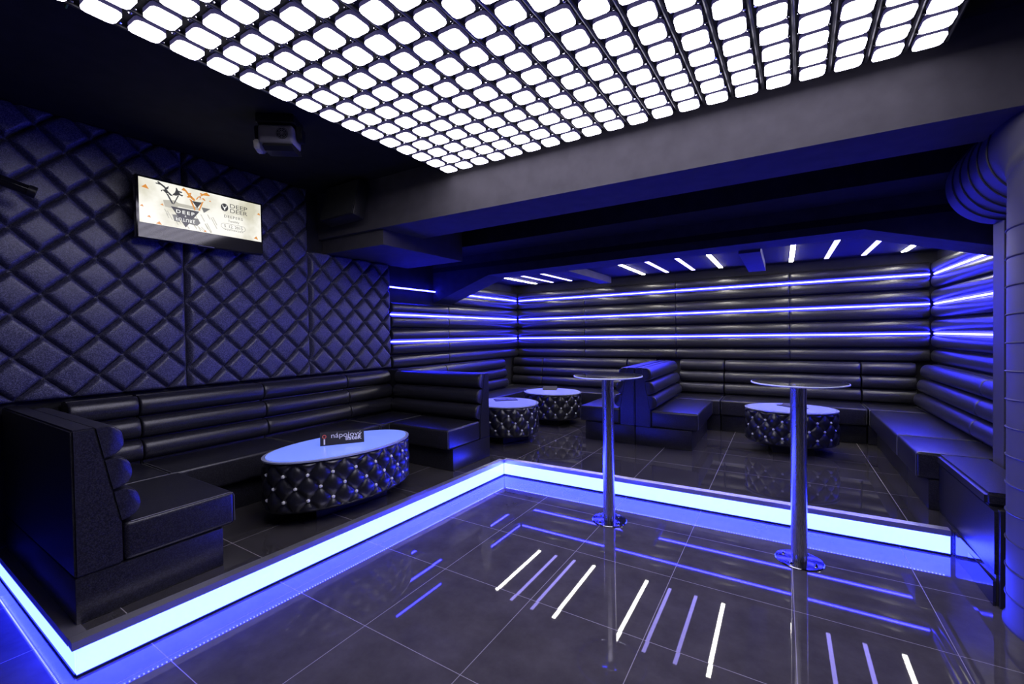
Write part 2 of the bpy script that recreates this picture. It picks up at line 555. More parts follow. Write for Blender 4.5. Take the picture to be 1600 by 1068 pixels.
# ------------------------------------------------------------------ padded roll panels of the alcove
ZR = [1.0125 + 0.165 * k for k in range(7)]
def roll_panel(label, origin, rz, L, zmax=99, topcut=0):
    root = thing('padded_wall_panel', label, 'wall panel', origin, rz, 'rolled wall padding of the alcove')
    for z in ZR:
        if z + 0.12 > zmax: continue
        ztop = z + (0.165 if z < 1.95 else 0.15)
        link('padded_roll', roll_mesh(0.003, L - 0.003 - (topcut if z > 1.8 else 0), (0, z), (0, ztop), 0.072, hs=0.90), MAT['wallroll'], root, smooth=True, angle=60)
    return root
R180, R90, RM90 = PI, PI / 2, -PI / 2
# back wall (faces -y)
for xa, xb, lab in ((-3.965, -2.704, 'rolled black wall padding at the left end of the back wall'),
                    (-2.704, -1.299, 'rolled black wall padding on the back wall, left of the seating divider'),
                    (-1.299, 0.084, 'rolled black wall padding on the back wall, right of the seating divider'),
                    (0.084, 1.40, 'rolled black wall padding at the right end of the back wall')):
    roll_panel(lab, (xb, YB + 0.028, 0), R180, xb - xa)
roll_panel('rolled black wall padding on the left alcove wall, next to the quilted wall', (-4.028, 4.67, 0), RM90, 4.67 - 3.63, 1.80)
roll_panel('rolled black wall padding on the left alcove wall, in the far corner', (-4.028, 6.53, 0), RM90, 6.53 - 4.67, topcut=0.15)
roll_panel('rolled black wall padding on the right alcove wall, in the far corner', (XR + 0.028, 4.825, 0), R90, 6.53 - 4.825)
roll_panel('short piece of rolled black wall padding beside the grey duct', (XR + 0.028, 4.01, 0), R90, 0.81, 1.95)

# light strips in the grooves
def strip(label, a, b, z, n):
    a = Vector((*a, z)); b = Vector((*b, z)); n = Vector((*n, 0))
    root = thing('light_strip', label, 'light strip', a, 0, 'blue light strips in the wall padding')
    d = b - a
    bm = bmesh.new()
    for z0, z1, o0, o1, m_ in ((-0.008, 0.008, 0.0, 0.010, 'strip'),):
        q = [n * o0, d + n * o0, d + n * o1, n * o1]
        hexa(bm, [(p.x, p.y, z0) for p in q], [(p.x, p.y, z1) for p in q])
    link('lit_tape', bm, MAT['strip'], root)
    bm = bmesh.new()
    q = [n * -0.006, d + n * -0.006, d, Vector((0, 0, 0))]
    hexa(bm, [(p.x, p.y, -0.009) for p in q], [(p.x, p.y, 0.009) for p in q])
    link('backing_rail', bm, MAT['trim'], root)
for z, nm in ((1.3425, 'lowest'), (1.6725, 'middle'), (2.0025, 'topmost')):
    off = 0.034
    strip('%s of the three long blue light strips on the back wall' % nm, (-3.955, YB + 0.028 - off), (1.40, YB + 0.028 - off), z, (0, -1))
    if nm == 'topmost':
        strip('topmost blue light strip on the left alcove wall, between quilted wall and arch', (-4.028 + off, 3.625), (-4.028 + off, 4.425), z, (1, 0))
        strip('topmost blue light strip on the left alcove wall, beyond the arch in the corner', (-4.028 + off, 4.815), (-4.028 + off, 6.53), z, (1, 0))
        strip('topmost blue light strip on the right alcove wall, under the arch end', (XR + 0.028 - off, 4.815), (XR + 0.028 - off, 6.53), z, (-1, 0))
    else:
        strip('%s blue light strip on the left alcove wall' % nm, (-4.028 + off, 3.625), (-4.028 + off, 6.53), z, (1, 0))
        strip('%s blue light strip on the right alcove wall beside the duct' % nm, (XR + 0.028 - off, 4.01), (XR + 0.028 - off, 6.53), z, (-1, 0))

# ------------------------------------------------------------------ benches
def bench(label, origin, rz, back, seat, end_gap=0.004, group='black leatherette benches', base=None, name='upholstered_bench', extra=None):
    """local X along the bench, Y out from its back; back/seat = (x0,x1) ranges"""
    root = thing(name, label, 'bench', (origin[0], origin[1], P0), rz, group)
    g = end_gap
    if back:
        x0, x1 = back[0] + g, back[1] - g
        bm = bmesh.new()
        prism(bm, [(0.003, 0.206), (0.168, 0.206), (0.168, 0.40), (0.085, 0.858), (0.003, 0.858)], x0, x1, 'x')
        bmesh.ops.bevel(bm, geom=bm.edges[:], offset=0.008, segments=2, affect='EDGES')
        link('backrest', bm, MAT['leather'], root, smooth=True, angle=50)
        b = Vector((0.168, 0.40)); t = Vector((0.085, 0.858))
        r0 = back[2] if len(back) > 2 else x0
        r1 = back[3] if len(back) > 3 else x1
        for k in range(3):
            p = b + (t - b) * (k / 3); q = b + (t - b) * ((k + 1) / 3)
            link('back_roll', roll_mesh(r0, r1, p, q, 0.088), MAT['leather'], root, smooth=True, angle=60)
    if seat:
        x0, x1 = seat[0] + g, seat[1] - g
        y0 = seat[2] if len(seat) > 2 else 0.17
        bm = box((x0, y0 + 0.002, 0.207), (x1, 0.655, 0.39), 0.022, 3)
        link('seat_cushion', bm, MAT['leather'], root, smooth=True, angle=50)
        for xe in (x0 + 0.005, x1 - 0.005):
            bm = bmesh.new()
            tube(bm, [(xe, y0 + 0.03, 0.3885), (xe, 0.63, 0.3885), (xe, 0.648, 0.382), (xe, 0.6545, 0.365), (xe, 0.6545, 0.225)], 0.0028, 6)
            link('piping', bm, MAT['piping'], root, smooth=True)
    bs = base or (min(back[0] if back else 9, seat[0] if seat else 9), max(back[1] if back else -9, seat[1] if seat else -9))
    bm = box((bs[0] + g, 0.003, 0.001), (bs[1] - g, 0.592, 0.205), 0.006, 2)
    link('base', bm, MAT['leather'], root, smooth=True, angle=50)
    return root

# left booth
bench('bench with scalloped end at the near left corner of the booth', (-4.0, 0.558), 0, (0.01, 1.38, 0.27, 1.376), (0.66, 1.38))
bench('short bench section in the near corner of the booth below the quilted wall', (-4.0, 1.17), RM90, (0.0, 0.36), (0.0, 0.43), base=(0.0, 0.012))
bench('middle bench section along the quilted wall, behind the near half of the oval table', (-4.0, 2.03), RM90, (0.0, 0.86), (0.0, 0.86))
bench('bench section along the quilted wall, behind the far half of the oval table', (-4.0, 2.88), RM90, (0.0, 0.85), (0.0, 0.85))
bench('short bench section in the far corner of the booth below the quilted wall', (-4.0, 3.46), RM90, (0.0, 0.58), (0.0, 0.58), base=(0.0, 0.58))
bench('bench with high back closing the far end of the left booth', (-2.56, 3.636), R180, (0.0, 1.43, 0.004, 1.20), (0.0, 0.78), base=(0.0, 0.78))
# alcove, left wall
bench('bench section on the left alcove wall, directly behind the left booth', (-4.0, 4.45), RM90, (0.0, 0.79), (0.0, 0.79))
bench('bench section on the left alcove wall, beside the two round tables', (-4.0, 5.90), RM90, (0.0, 1.45), (0.0, 1.45))
# alcove, back wall
bench('corner bench section in the far left corner of the alcove', (-3.40, YB), R180, (0.0, 0.58), (0.0, 0.58))
bench('bench section on the back wall behind the far round table', (-1.98, YB), R180, (0.0, 1.42), (0.0, 1.42))
bench('short bench section on the back wall, left of the seating divider', (-1.577, YB), R180, (0.0, 0.395), (0.0, 0.395))
bench('short bench section on the back wall, in the corner right of the seating divider', (-0.66, YB), R180, (0.0, 0.563), (0.0, 0.563))
bench('long bench section on the back wall behind the oval alcove table', (0.775, YB), R180, (0.0, 1.43), (0.0, 1.43))
bench('corner bench section in the far right corner of the alcove', (1.26, YB), R180, (0.0, 0.48), (0.0, 0.48))
# divider
dv = 5.905
bench('bench half facing left of the double-sided seating divider', (-1.402, 4.80), R90, (0.0, 1.50, 0.004, 1.40), (0.0, dv - 4.80), base=(0.0, dv - 4.80))
bench('bench half facing right of the double-sided seating divider', (-1.398, 6.30), RM90, (0.0, 1.50, 0.10, 1.496), (6.30 - dv, 1.50), base=(6.30 - dv, 1.50))
# right wall
bench('bench section on the right alcove wall, in the corner', (XR, 4.60), R90, (0.0, 1.70, 0.004, 1.66), (0.0, 1.30), base=(0, 1.31))
bench('bench section on the right alcove wall, ending at the boxed seat', (XR, 4.01), R90, (0.0, 0.59), (0.0, 0.59))
# boxed seat at the end, hanging over the platform edge
root = thing('boxed_seat', 'low boxed seat with thin dark cushion beside the grey duct', 'bench', (0.9, 3.075, 0.13))
PL = [(0.0, 0.03), (0.034, 0.03), (0.24, 0.20), (0.24, 0.93), (0.0, 0.93)]
bm = bmesh.new(); prism(bm, PL, 0.045, 0.345, 'z')
link('side_panel', bm, MAT['leather'], root)
bm = bmesh.new(); prism(bm, [(-0.012, 0.10), (0.105, 0.10), (0.245, 0.21), (0.245, 0.93), (-0.012, 0.93)], 0.347, 0.418, 'z')
bmesh.ops.bevel(bm, geom=bm.edges[:], offset=0.016, segments=3, affect='EDGES')
link('seat_cushion', bm, MAT['leather'], root, smooth=True, angle=50)
bm = bmesh.new()
prism(bm, [(0.03, 0.028), (0.93, 0.028), (0.93, 0.044), (0.03, 0.044)], 0.0, 0.03, 'x')
link('bottom_rail', bm, MAT['blackmetal'], root)
bm = box((0.012, 0.0, -0.1295), (0.030, 0.028, 0.36), 0.002)
link('end_post', bm, MAT['blackmetal'], root)
# glossy riser below it
o = link('riser_panel', box((0.893, 3.095, 0.0005), (0.903, 3.64, 0.125)), MAT['sidepanel'])
tag(o, 'glossy blue riser panel under the boxed seat at the right end of the lit step', 'panel')

# ------------------------------------------------------------------ tufted tables
def tufted_side(ax, ay, z0, z1, nper, zmid, hh):
    # arc-length parametrisation of the ellipse
    N = nper * 16
    fine = 2000
    pts = [(ax * math.cos(2 * PI * k / fine), ay * math.sin(2 * PI * k / fine)) for k in range(fine + 1)]
    s = [0]
    for p, q in zip(pts, pts[1:]):
        s.append(s[-1] + math.hypot(q[0] - p[0], q[1] - p[1]))
    T = s[-1]
    out = []
    j = 0
    for i in range(N):
        t = T * i / N
        while s[j + 1] < t: j += 1
        f = (t - s[j]) / (s[j + 1] - s[j])
        out.append(2 * PI * (j + f) / fine)
    bm = bmesh.new()
    nz = 40
    rows = []
    btn = []
    for jz in range(nz + 1):
        z = z0 + (z1 - z0) * jz / nz
        row = []
        e = min(z - z0, z1 - z)
        rnd = -0.03 * (1 - min(1, e / 0.035)) ** 2
        fade = min(1, (z1 - z) / 0.03) * min(1, (z - z0) / 0.03)
        for i, th in enumerate(out):
            a = i / 16 + (z - zmid) / hh
            b = i / 16 - (z - zmid) / hh
            h = (abs(math.sin(PI * a)) * abs(math.sin(PI * b))) ** 0.42
            d = rnd + 0.032 * (h - 1) * fade
            nx, ny = math.cos(th) / ax, math.sin(th) / ay
            l = math.hypot(nx, ny)
            row.append(bm.verts.new((ax * math.cos(th) + d * nx / l, ay * math.sin(th) + d * ny / l, z)))
        rows.append(row)
    for a, b in zip(rows, rows[1:]):
        for i in range(N):
            bm.faces.new((a[i], a[(i + 1) % N], b[(i + 1) % N], b[i]))
    bm.faces.new(rows[0][::-1])
    bm.faces.new(rows[-1])
    for r, zz, off in ((0, zmid + hh / 2, 0.5), (1, zmid, 0.0), (2, zmid - hh / 2, 0.5)):
        for k in range(nper):
            ii = int(round((k + off) * 16)) % N
            th = out[ii]
            nx, ny = math.cos(th) / ax, math.sin(th) / ay
            l = math.hypot(nx, ny)
            d = -0.032 + 0.008
            btn.append((ax * math.cos(th) + d * nx / l, ay * math.sin(th) + d * ny / l, zz, math.atan2(ny, nx)))
    return bm, btn

def gem_mesh():
    bm = bmesh.new()
    bmesh.ops.create_icosphere(bm, subdivisions=1, radius=0.0135)
    me = bpy.data.meshes.new('crystal_button')
    bm.to_mesh(me); bm.free()
    me.materials.append(MAT['crystal'])
    return me
GEM = gem_mesh()

def tufted_table(label, loc, rz, ax, ay, nper, gl='glow', group='tufted black tables'):
    root = thing('tufted_table', label, 'table', (loc[0], loc[1], P0), rz, group)
    H = 0.43
    bm, btn = tufted_side(ax - 0.004, ay - 0.004, 0.095, H, nper, 0.258, 0.17)
    link('tufted_body', bm, MAT['tuft'], root, smooth=True, angle=70)
    def ell(a, b, z0, z1):
        bm = bmesh.new()
        prism(bm, [(a * math.cos(2 * PI * k / 96), b * math.sin(2 * PI * k / 96)) for k in range(96)], z0, z1, 'z')
        return bm
    link('glass_rim', ell(ax - 0.010, ay - 0.010, H + 0.0005, H + 0.010), MAT['rim'], root)
    link('lit_glass_top', ell(ax - 0.035, ay - 0.035, H + 0.0105, H + 0.0155), MAT[gl], root)
    link('pedestal', box((-ax * 0.42, -ay * 0.5, 0.001), (ax * 0.42, ay * 0.5, 0.094), 0.004), MAT['black'], root)
    for x, y, z, a in btn:
        o = bpy.data.objects.new('crystal_button', GEM)
        C.objects.link(o); o.parent = root
        o.location = (x, y, z); o.rotation_euler = (0, 0, a)
    return root
tufted_table('large oval tufted table with lit blue top and tent card in the left booth', (-2.83, 2.073), math.radians(-7.5), 0.347, 0.566, 18)
tufted_table('round tufted table with lit blue top just behind the left booth', (-2.80, 4.33), math.radians(-20), 0.41, 0.375, 15, 'glowdim')
tufted_table('round tufted table with lit blue top in the far left of the alcove', (-2.755, 5.45), 0, 0.426, 0.362, 15, 'glowdim')
tufted_table('oval tufted table with lit blue top behind the right bar table', (0.067, 5.32), math.radians(8), 0.425, 0.330, 15, 'glowdim')
ZT = P0 + 0.4457

def text_mesh(body, size, m, parent, name, matrix, extrude=0.0, space=1.0, bold=0.0, width=None):
    cu = bpy.data.curves.new(name, 'FONT')
    cu.body = body
    cu.size = size
    cu.align_x = 'CENTER'
    cu.align_y = 'CENTER'
    cu.space_character = space
    cu.extrude = extrude
    cu.offset = bold
    to = bpy.data.objects.new(name, cu)
    C.objects.link(to)
    bpy.context.view_layer.update()
    me = bpy.data.meshes.new_from_object(to.evaluated_get(bpy.context.evaluated_depsgraph_get()))
    bpy.data.objects.remove(to)
    me.materials.clear()
    me.materials.append(m)
    if width:
        xs = [v.co.x for v in me.vertices]
        k = width / (max(xs) - min(xs))
        c = (max(xs) + min(xs)) / 2
        for v in me.vertices: v.co.x = (v.co.x - c) * k
    o = bpy.data.objects.new(name, me)
    C.objects.link(o)
    o.parent = parent
    o.matrix_local = matrix
    return o

# tent card on the big table
card = thing('tent_card', 'black tent card with white lettering on the large oval table', 'menu card', (-2.80, 2.052, ZT), math.atan2(0.25, 0.179))
bm = bmesh.new(); prism(bm, [(0.0, 0.001), (0.004, 0.001), (0.034, 0.094), (0.030, 0.096)], -0.154, 0.154, 'x')
link('front_leaf', bm, MAT['paperblack'], card)
bm = bmesh.new(); prism(bm, [(0.068, 0.001), (0.064, 0.001), (0.034, 0.096), (0.037, 0.097)], -0.154, 0.154, 'x')
link('rear_leaf', bm, MAT['paperblack'], card)
tilt = math.atan2(0.095, 0.030)
def card_m(x, h, off=0.0012):
    return Matrix.Translation((x, 0.030 * h / 0.095 - off * math.sin(tilt), h + off * math.cos(tilt))) @ Matrix.Rotation(tilt, 4, 'X')
text_mesh('nápojový', 0.052, MAT['paperwhite'], card, 'lettering', card_m(0.030, 0.066), width=0.215)
text_mesh('lístek', 0.044, MAT['paperwhite'], card, 'lettering', card_m(0.080, 0.040), bold=0.0008, width=0.115)
bm = bmesh.new(); lathe(bm, [(0.0085, 0), (0.0145, 0), (0.0145, 0.001), (0.0085, 0.001), (0.0085, 0)], 24)
o = link('pin_ring', bm, MAT['paperred'], card); o.matrix_local = card_m(-0.125, 0.064)
bm = bmesh.new(); bx(bm, (-0.005, -0.02, 0), (0.005, 0.02, 0.001))
o = link('pin_shaft', bm, MAT['paperwhite'], card); o.matrix_local = card_m(-0.125, 0.028)

# flat menu and small items on the other tables
card = thing('menu_card', 'flat dark menu card on the round table behind the left booth', 'menu card', (-2.90, 4.46, ZT), math.radians(42))
link('cover', box((-0.14, -0.095, 0.001), (0.14, 0.095, 0.007), 0.002), MAT['paperblack'], card)
for x0, x1 in ((-0.12, 0.0), (0.03, 0.12)):
    link('printed_block', box((x0, -0.045, 0.0072), (x1, 0.04, 0.0078)), MAT['cardgrey'], card)
ash = thing('folded_card', 'small folded dark card standing on the far round table', 'menu card', (-2.844, 5.554, ZT), math.radians(20))
bm = bmesh.new(); prism(bm, [(-0.05, 0.001), (-0.045, 0.001), (0.003, 0.052), (0, 0.056)], -0.1, 0.1, 'x'); link('front_leaf', bm, MAT['paperblack'], ash)
bm = bmesh.new(); prism(bm, [(0.05, 0.001), (0.045, 0.001), (0.003, 0.052), (0.004, 0.056)], -0.1, 0.1, 'x'); link('rear_leaf', bm, MAT['paperblack'], ash)
ash = thing('folded_card', 'small dark card lying on the oval table behind the right bar table', 'menu card', (0.086, 5.36, ZT), math.radians(-40))
link('cover', box((-0.14, -0.05, 0.001), (0.14, 0.05, 0.008), 0.002), MAT['paperblack'], ash)
bm = bmesh.new(); prism(bm, [(-0.03, 0.0085), (0.03, 0.0085), (0.0, 0.03)], -0.1, 0.02, 'x'); link('raised_leaf', bm, MAT['paperblack'], ash)

# ------------------------------------------------------------------ bar tables
def bar_table(label, loc, H):
    root = thing('bar_table', label, 'bar table', (*loc, 0.0005), 0, 'tall steel bar tables with glass tops')
    bm = bmesh.new(); lathe(bm, [(0, 0), (0.125, 0), (0.127, 0.003), (0.124, 0.007), (0.05, 0.010), (0, 0.010)], 56)
    link('base_plate', bm, MAT['darksteel'], root, smooth=True, angle=30)
    bm = bmesh.new(); lathe(bm, [(0, 0.0102), (0.0425, 0.0102), (0.0425, H - 0.024), (0, H - 0.024)], 48)
    link('pole', bm, MAT['chrome'], root, smooth=True, angle=40)
    for k in range(4):
        a = PI / 4 + k * PI / 2 + 0.3
        bm = bmesh.new(); lathe(bm, [(0, 0.008), (0.009, 0.008), (0.009, 0.016), (0.006, 0.02), (0, 0.02)], 14, (0.093 * math.cos(a), 0.093 * math.sin(a), 0))
        link('bolt', bm, MAT['polished'], root, smooth=True, angle=40)
    bm = bmesh.new(); lathe(bm, [(0, H - 0.0238), (0.045, H - 0.0238), (0.085, H - 0.014), (0.085, H - 0.0105), (0, H - 0.0105)], 48)
    link('mounting_plate', bm, MAT['polished'], root, smooth=True, angle=30)
    bm = bmesh.new(); lathe(bm, [(0, H - 0.010), (0.246, H - 0.010), (0.246, H), (0, H)], 96)
    top = link('glass_top', bm, MAT['glass'], root, smooth=True, angle=40)
    bm = bmesh.new(); lathe(bm, [(0.2465, H - 0.010), (0.251, H - 0.0085), (0.252, H - 0.005), (0.251, H - 0.0015), (0.2465, H), (0.2465, H - 0.010)], 96)
    link('glass_edge', bm, MAT['glassedge'], root, smooth=True, angle=60)
    return root
bar_table('left of the two tall steel bar tables with clear round glass tops', (-1.106, 3.104), 1.088)
bar_table('right of the two tall steel bar tables with clear round glass tops', (0.082, 3.128), 1.088)

# ------------------------------------------------------------------ grey spiral duct at the right
root = thing('ventilation_duct', 'thick grey spiral ventilation duct rising from the floor beside the boxed seat', 'duct', (1.19, 2.915, 0.0005))
RD = 0.295
ZC = 2.32
bm = bmesh.new(); lathe(bm, [(RD + 0.012, 0), (RD + 0.012, 0.012), (RD, 0.03), (RD, 1.98), (RD - 0.006, 1.98), (RD - 0.006, 0.0), (RD + 0.012, 0)], 72)
link('riser', bm, MAT['duct'], root, smooth=True, angle=40)
for k in range(14):
    z0 = 0.10 + k * 0.132
    bm = bmesh.new()
    n = 64
    pts = [((RD + 0.001) * math.cos(2 * PI * i / n), (RD + 0.001) * math.sin(2 * PI * i / n), z0 + 0.132 * (i / n) * 0.6) for i in range(n + 1)]
    tube(bm, pts, 0.0045, 6)
    link('spiral_seam', bm, MAT['seam'], root, smooth=True)
# elbow bends back into the soffit
bm = bmesh.new()
RB = 0.272
bend = 0.32
pts = [(0, 0, 1.975)]
rr = [RD]
for k in range(13):
    a = PI / 2 * k / 12
    pts.append((0, bend * (1 - math.cos(a)), 1.98 + (ZC - 1.98) * math.sin(a)))
    rr.append(RD + (RB - RD) * k / 12)
tube(bm, pts, rr, 56)
link('elbow', bm, MAT['duct'], root, smooth=True, angle=50)
bm = bmesh.new()
tube(bm, [(0, bend, ZC), (0, bend + 0.1, ZC), (0, 1.05, ZC)], RB - 0.003, 56)
link('branch', bm, MAT['duct'], root, smooth=True, angle=50)
for k in range(5):
    yy = 0.36 + k * 0.135
    bm = bmesh.new()
    tube(bm, [((RB) * math.cos(2 * PI * i / 48), yy, ZC + RB * math.sin(2 * PI * i / 48)) for i in range(49)], 0.005, 6)
    link('branch_seam', bm, MAT['seam'], root, smooth=True)

# ------------------------------------------------------------------ ceiling light grid
ZP = 2.727
gx = lambda i, j: -2.248 + 0.1492 * i - 0.005 * j
gy = lambda i, j: 2.679 + 0.0040 * i - 0.1468 * j
grid = thing('light_grid_frame', 'black ceiling frame with rails holding the lit tiles', 'ceiling frame', (-0.8, 1.6, 2.87))
O = Vector((-0.8, 1.6, 2.87))
NJ = 17
bm = bmesh.new()
cs = [(gx(-0.55, -0.5), gy(-0.55, -0.5)), (gx(19.55, -0.5), gy(19.55, -0.5)), (gx(19.55, NJ), gy(19.55, NJ)), (gx(-0.55, NJ), gy(-0.55, NJ))]
hexa(bm, [(x - O.x, y - O.y, ZP + 0.026 - O.z) for x, y in cs], [(x - O.x, y - O.y, -0.001) for x, y in cs])
link('backing_plate', bm, MAT['plate'], grid)
for i in range(21):
    bm = bmesh.new()
    p0 = Vector((gx(i - 0.5, -0.45), gy(i - 0.5, -0.45), ZP + 0.019)) - O
    p1 = Vector((gx(i - 0.5, NJ), gy(i - 0.5, NJ), ZP + 0.019)) - O
    tube(bm, [p0, p1], 0.008, 8)
    link('rail', bm, MAT['blackmetal'], grid, smooth=True)
bm = bmesh.new()
for i in range(20):
    for j in range(NJ):
        for sx in (-0.36, 0.36):
            x, y = gx(i + sx, j + 0.5) - O.x, gy(i + sx, j + 0.5) - O.y
            lathe(bm, [(0, ZP + 0.026 - O.z), (0.008, ZP + 0.026 - O.z), (0.008, ZP + 0.018 - O.z), (0.005, ZP + 0.015 - O.z), (0, ZP + 0.015 - O.z)], 8, (x, y, 0))
o = link('screw', bm, MAT['polished'], grid, smooth=True, angle=30)
o['kind'] = 'stuff'

def oct_pts(h, c):
    return [(-h + c, -h), (h - c, -h), (h - c * 0.3, -h + c * 0.3), (h, -h + c), (h, h - c), (h - c * 0.3, h - c * 0.3), (h - c, h), (-h + c, h), (-h + c * 0.3, h - c * 0.3), (-h, h - c), (-h, -h + c), (-h + c * 0.3, -h + c * 0.3)]
def tile_proto():
    bm = bmesh.new()
    prism(bm, oct_pts(0.0545, 0.022), 0.0, 0.006, 'z')
    d = bm
    bm2 = bmesh.new()
    a = [(*p, 0.0062) for p in oct_pts(0.0550, 0.022)]
    b = [(*p, 0.0255) for p in oct_pts(0.0555, 0.022)]
    hexa(bm2, a, b)
    return d, bm2
d, hbm = tile_proto()
root0 = thing('light_tile', 'square white light tile with rounded corners in the black ceiling grid', 'ceiling light', (gx(0, 0), gy(0, 0), ZP), 0.027, 'white light tiles in the ceiling grid')
link('diffuser', d, MAT['tile'], root0)
link('housing', hbm, MAT['housing'], root0)
first = True
def in_frame(x, y):
    for a, b in ((-0.06, -0.06), (0.06, 0.06), (-0.06, 0.06), (0.06, -0.06)):
        d = Vector((x + a, y + b, ZP - 1.4))
        z = d.dot(fw)
        if z < 0.05: continue
        u, v = FPX * d.dot(rt2) / z, FPX * d.dot(up2) / z
        if abs(u) < 805 and abs(v) < 540: return True
    return False
cells = [(i, j) for j in range(NJ) for i in range(20)]
seen = [c for c in cells if in_frame(gx(*c), gy(*c))]
rest = sorted([c for c in cells if c not in seen], key=lambda c: c[1])
for c in (seen + rest)[:300]:
    r = root0 if first else copy_tree(root0)
    first = False
    r.location = (gx(*c), gy(*c), ZP)

# loose wire beside the grid
bm = bmesh.new()
tube(bm, [(-2.545, 0.58, 2.868), (-2.525, 0.565, 2.81), (-2.49, 0.56, 2.775), (-2.455, 0.56, 2.79), (-2.44, 0.55, 2.83), (-2.435, 0.54, 2.868)], 0.004, 6)
tag(link('cable', bm, MAT['wire'], smooth=True), 'thin green cable looping at the left edge of the ceiling light grid', 'cable')

# ------------------------------------------------------------------ batten lights in the alcove ceiling
xs = [(-3.49, 'w'), (-3.18, 'c'), (-2.85, 'c'), (-2.52, 'w'), (-1.70, 'w'), (-1.37, 'c'), (-1.025, 'c'), (-0.684, 'w'), (0.10, 'w'), (0.452, 'c'), (0.797, 'c'), (1.145, 'w')]
bays = ['left', 'middle', 'right']
pos = ['leftmost', 'second', 'third', 'rightmost']
for k, (x, t) in enumerate(xs):
    lab = '%s of the four slim %s batten lights in the %s bay of the alcove ceiling' % (pos[k % 4], 'white' if t == 'w' else 'lavender-white', bays[k // 4])
    r = thing('batten_light', lab, 'ceiling light', (x, 5.6, 2.2595), 0, 'batten lights in the alcove ceiling')
    link('housing', box((-0.026, -0.76, -0.006), (0.026, 0.76, 0.0), 0), MAT['blackmetal'], r)
    link('diffuser', box((-0.021, -0.75, -0.012), (0.021, 0.75, -0.0062), 0), MAT['warm' if t == 'w' else 'cool'], r)

# ------------------------------------------------------------------ wall screen
tv = thing('wall_screen', 'flat television on the quilted wall showing a cream poster with stags', 'television', (-3.80, 1.607, 2.345))
link('cabinet', box((-0.055, -0.432, -0.222), (-0.004, 0.432, 0.222), 0.008), MAT['gloss'], tv)
link('display_panel', box((-0.0038, -0.424, -0.214), (-0.001, 0.424, 0.214)), MAT['gloss'], tv)
link('bracket', box((-0.145, -0.12, -0.10), (-0.056, 0.12, 0.10), 0.005), MAT['blackmetal'], tv)
link('logo_bar', box((-0.003, -0.06, -0.2195), (0.0005, 0.05, -0.2150)), MAT['grey'], tv)
pic = link('picture', box((-0.001, -0.416, -0.110), (0.0, 0.416, 0.206)), MAT['s_bg'], tv)
def sp(y, z): return (y - 1.607, z - 2.345)
layer = [0.0004]
def poly(name, pts, m, closed=True):
    x = layer[0]; layer[0] += 0.00015
    bm = bmesh.new()
    vs_ = [bm.verts.new((x, *sp(*p))) for p in pts]
    bm.faces.new(vs_)
    bmesh.ops.triangulate(bm, faces=bm.faces[:])
    return link(name, bm, MAT[m], pic)
def multi(name, polys, m):
    x = layer[0]; layer[0] += 0.00015
    bm = bmesh.new()
    for pts in polys:
        vs_ = [bm.verts.new((x, *sp(*p))) for p in pts]
        f = bm.faces.new(vs_)
    bmesh.ops.triangulate(bm, faces=bm.faces[:])
    return link(name, bm, MAT[m], pic)
random.seed(3)
streaks = []
for k in range(26):
    y = random.uniform(1.33, 1.66); z = random.uniform(2.245, 2.38)
    if z - 2.24 < abs(y - 1.47) * 0.1: continue
    l = random.uniform(0.03, 0.08)
    streaks.append([(y, z), (y + 0.006, z), (y + 0.006 + l * 0.5, z - l if z - l > 2.24 else 2.24), (y + l * 0.5, z - l if z - l > 2.24 else 2.24)])
multi('brush_streaks', streaks, 's_shade')
multi('smoke_shape', [[(1.33, 2.42), (1.40, 2.435), (1.44, 2.41), (1.40, 2.37), (1.34, 2.375)], [(1.42, 2.42), (1.55, 2.42), (1.57, 2.395), (1.41, 2.395)]], 's_shade')
multi('pale_triangle', [[(1.575, 2.425), (1.635, 2.425), (1.59, 2.385)]], 's_mid')
multi('grey_smudge', [[(1.385, 2.327), (1.43, 2.335), (1.43, 2.28), (1.395, 2.283)], [(1.50, 2.33), (1.55, 2.33), (1.565, 2.30), (1.54, 2.275), (1.49, 2.28)]], 's_mid')
poly('dark_triangle', [(1.376, 2.386), (1.560, 2.388), (1.467, 2.248)], 's_dark')
# dark stag: antlers and muzzle
dark = [
    [(1.298, 2.538), (1.303, 2.548), (1.345, 2.520), (1.362, 2.490), (1.385, 2.470), (1.392, 2.462), (1.375, 2.462), (1.352, 2.485), (1.338, 2.510)],
    [(1.288, 2.534), (1.318, 2.532), (1.322, 2.524), (1.290, 2.526)],
    [(1.318, 2.487), (1.345, 2.500), (1.365, 2.482), (1.352, 2.470), (1.330, 2.490), (1.322, 2.478)],
    [(1.338, 2.505), (1.368, 2.530), (1.362, 2.505)],
    [(1.410, 2.528), (1.416, 2.530), (1.425, 2.512), (1.450, 2.508), (1.448, 2.500), (1.425, 2.500), (1.395, 2.468), (1.388, 2.474), (1.410, 2.500)],
    [(1.425, 2.505), (1.440, 2.488), (1.456, 2.486), (1.450, 2.475), (1.430, 2.480), (1.410, 2.470), (1.398, 2.470)],
    [(1.350, 2.472), (1.362, 2.470), (1.392, 2.410), (1.384, 2.402)],
    [(1.430, 2.478), (1.420, 2.474), (1.390, 2.402), (1.398, 2.406)],
]
multi('dark_stag', dark, 's_dark')
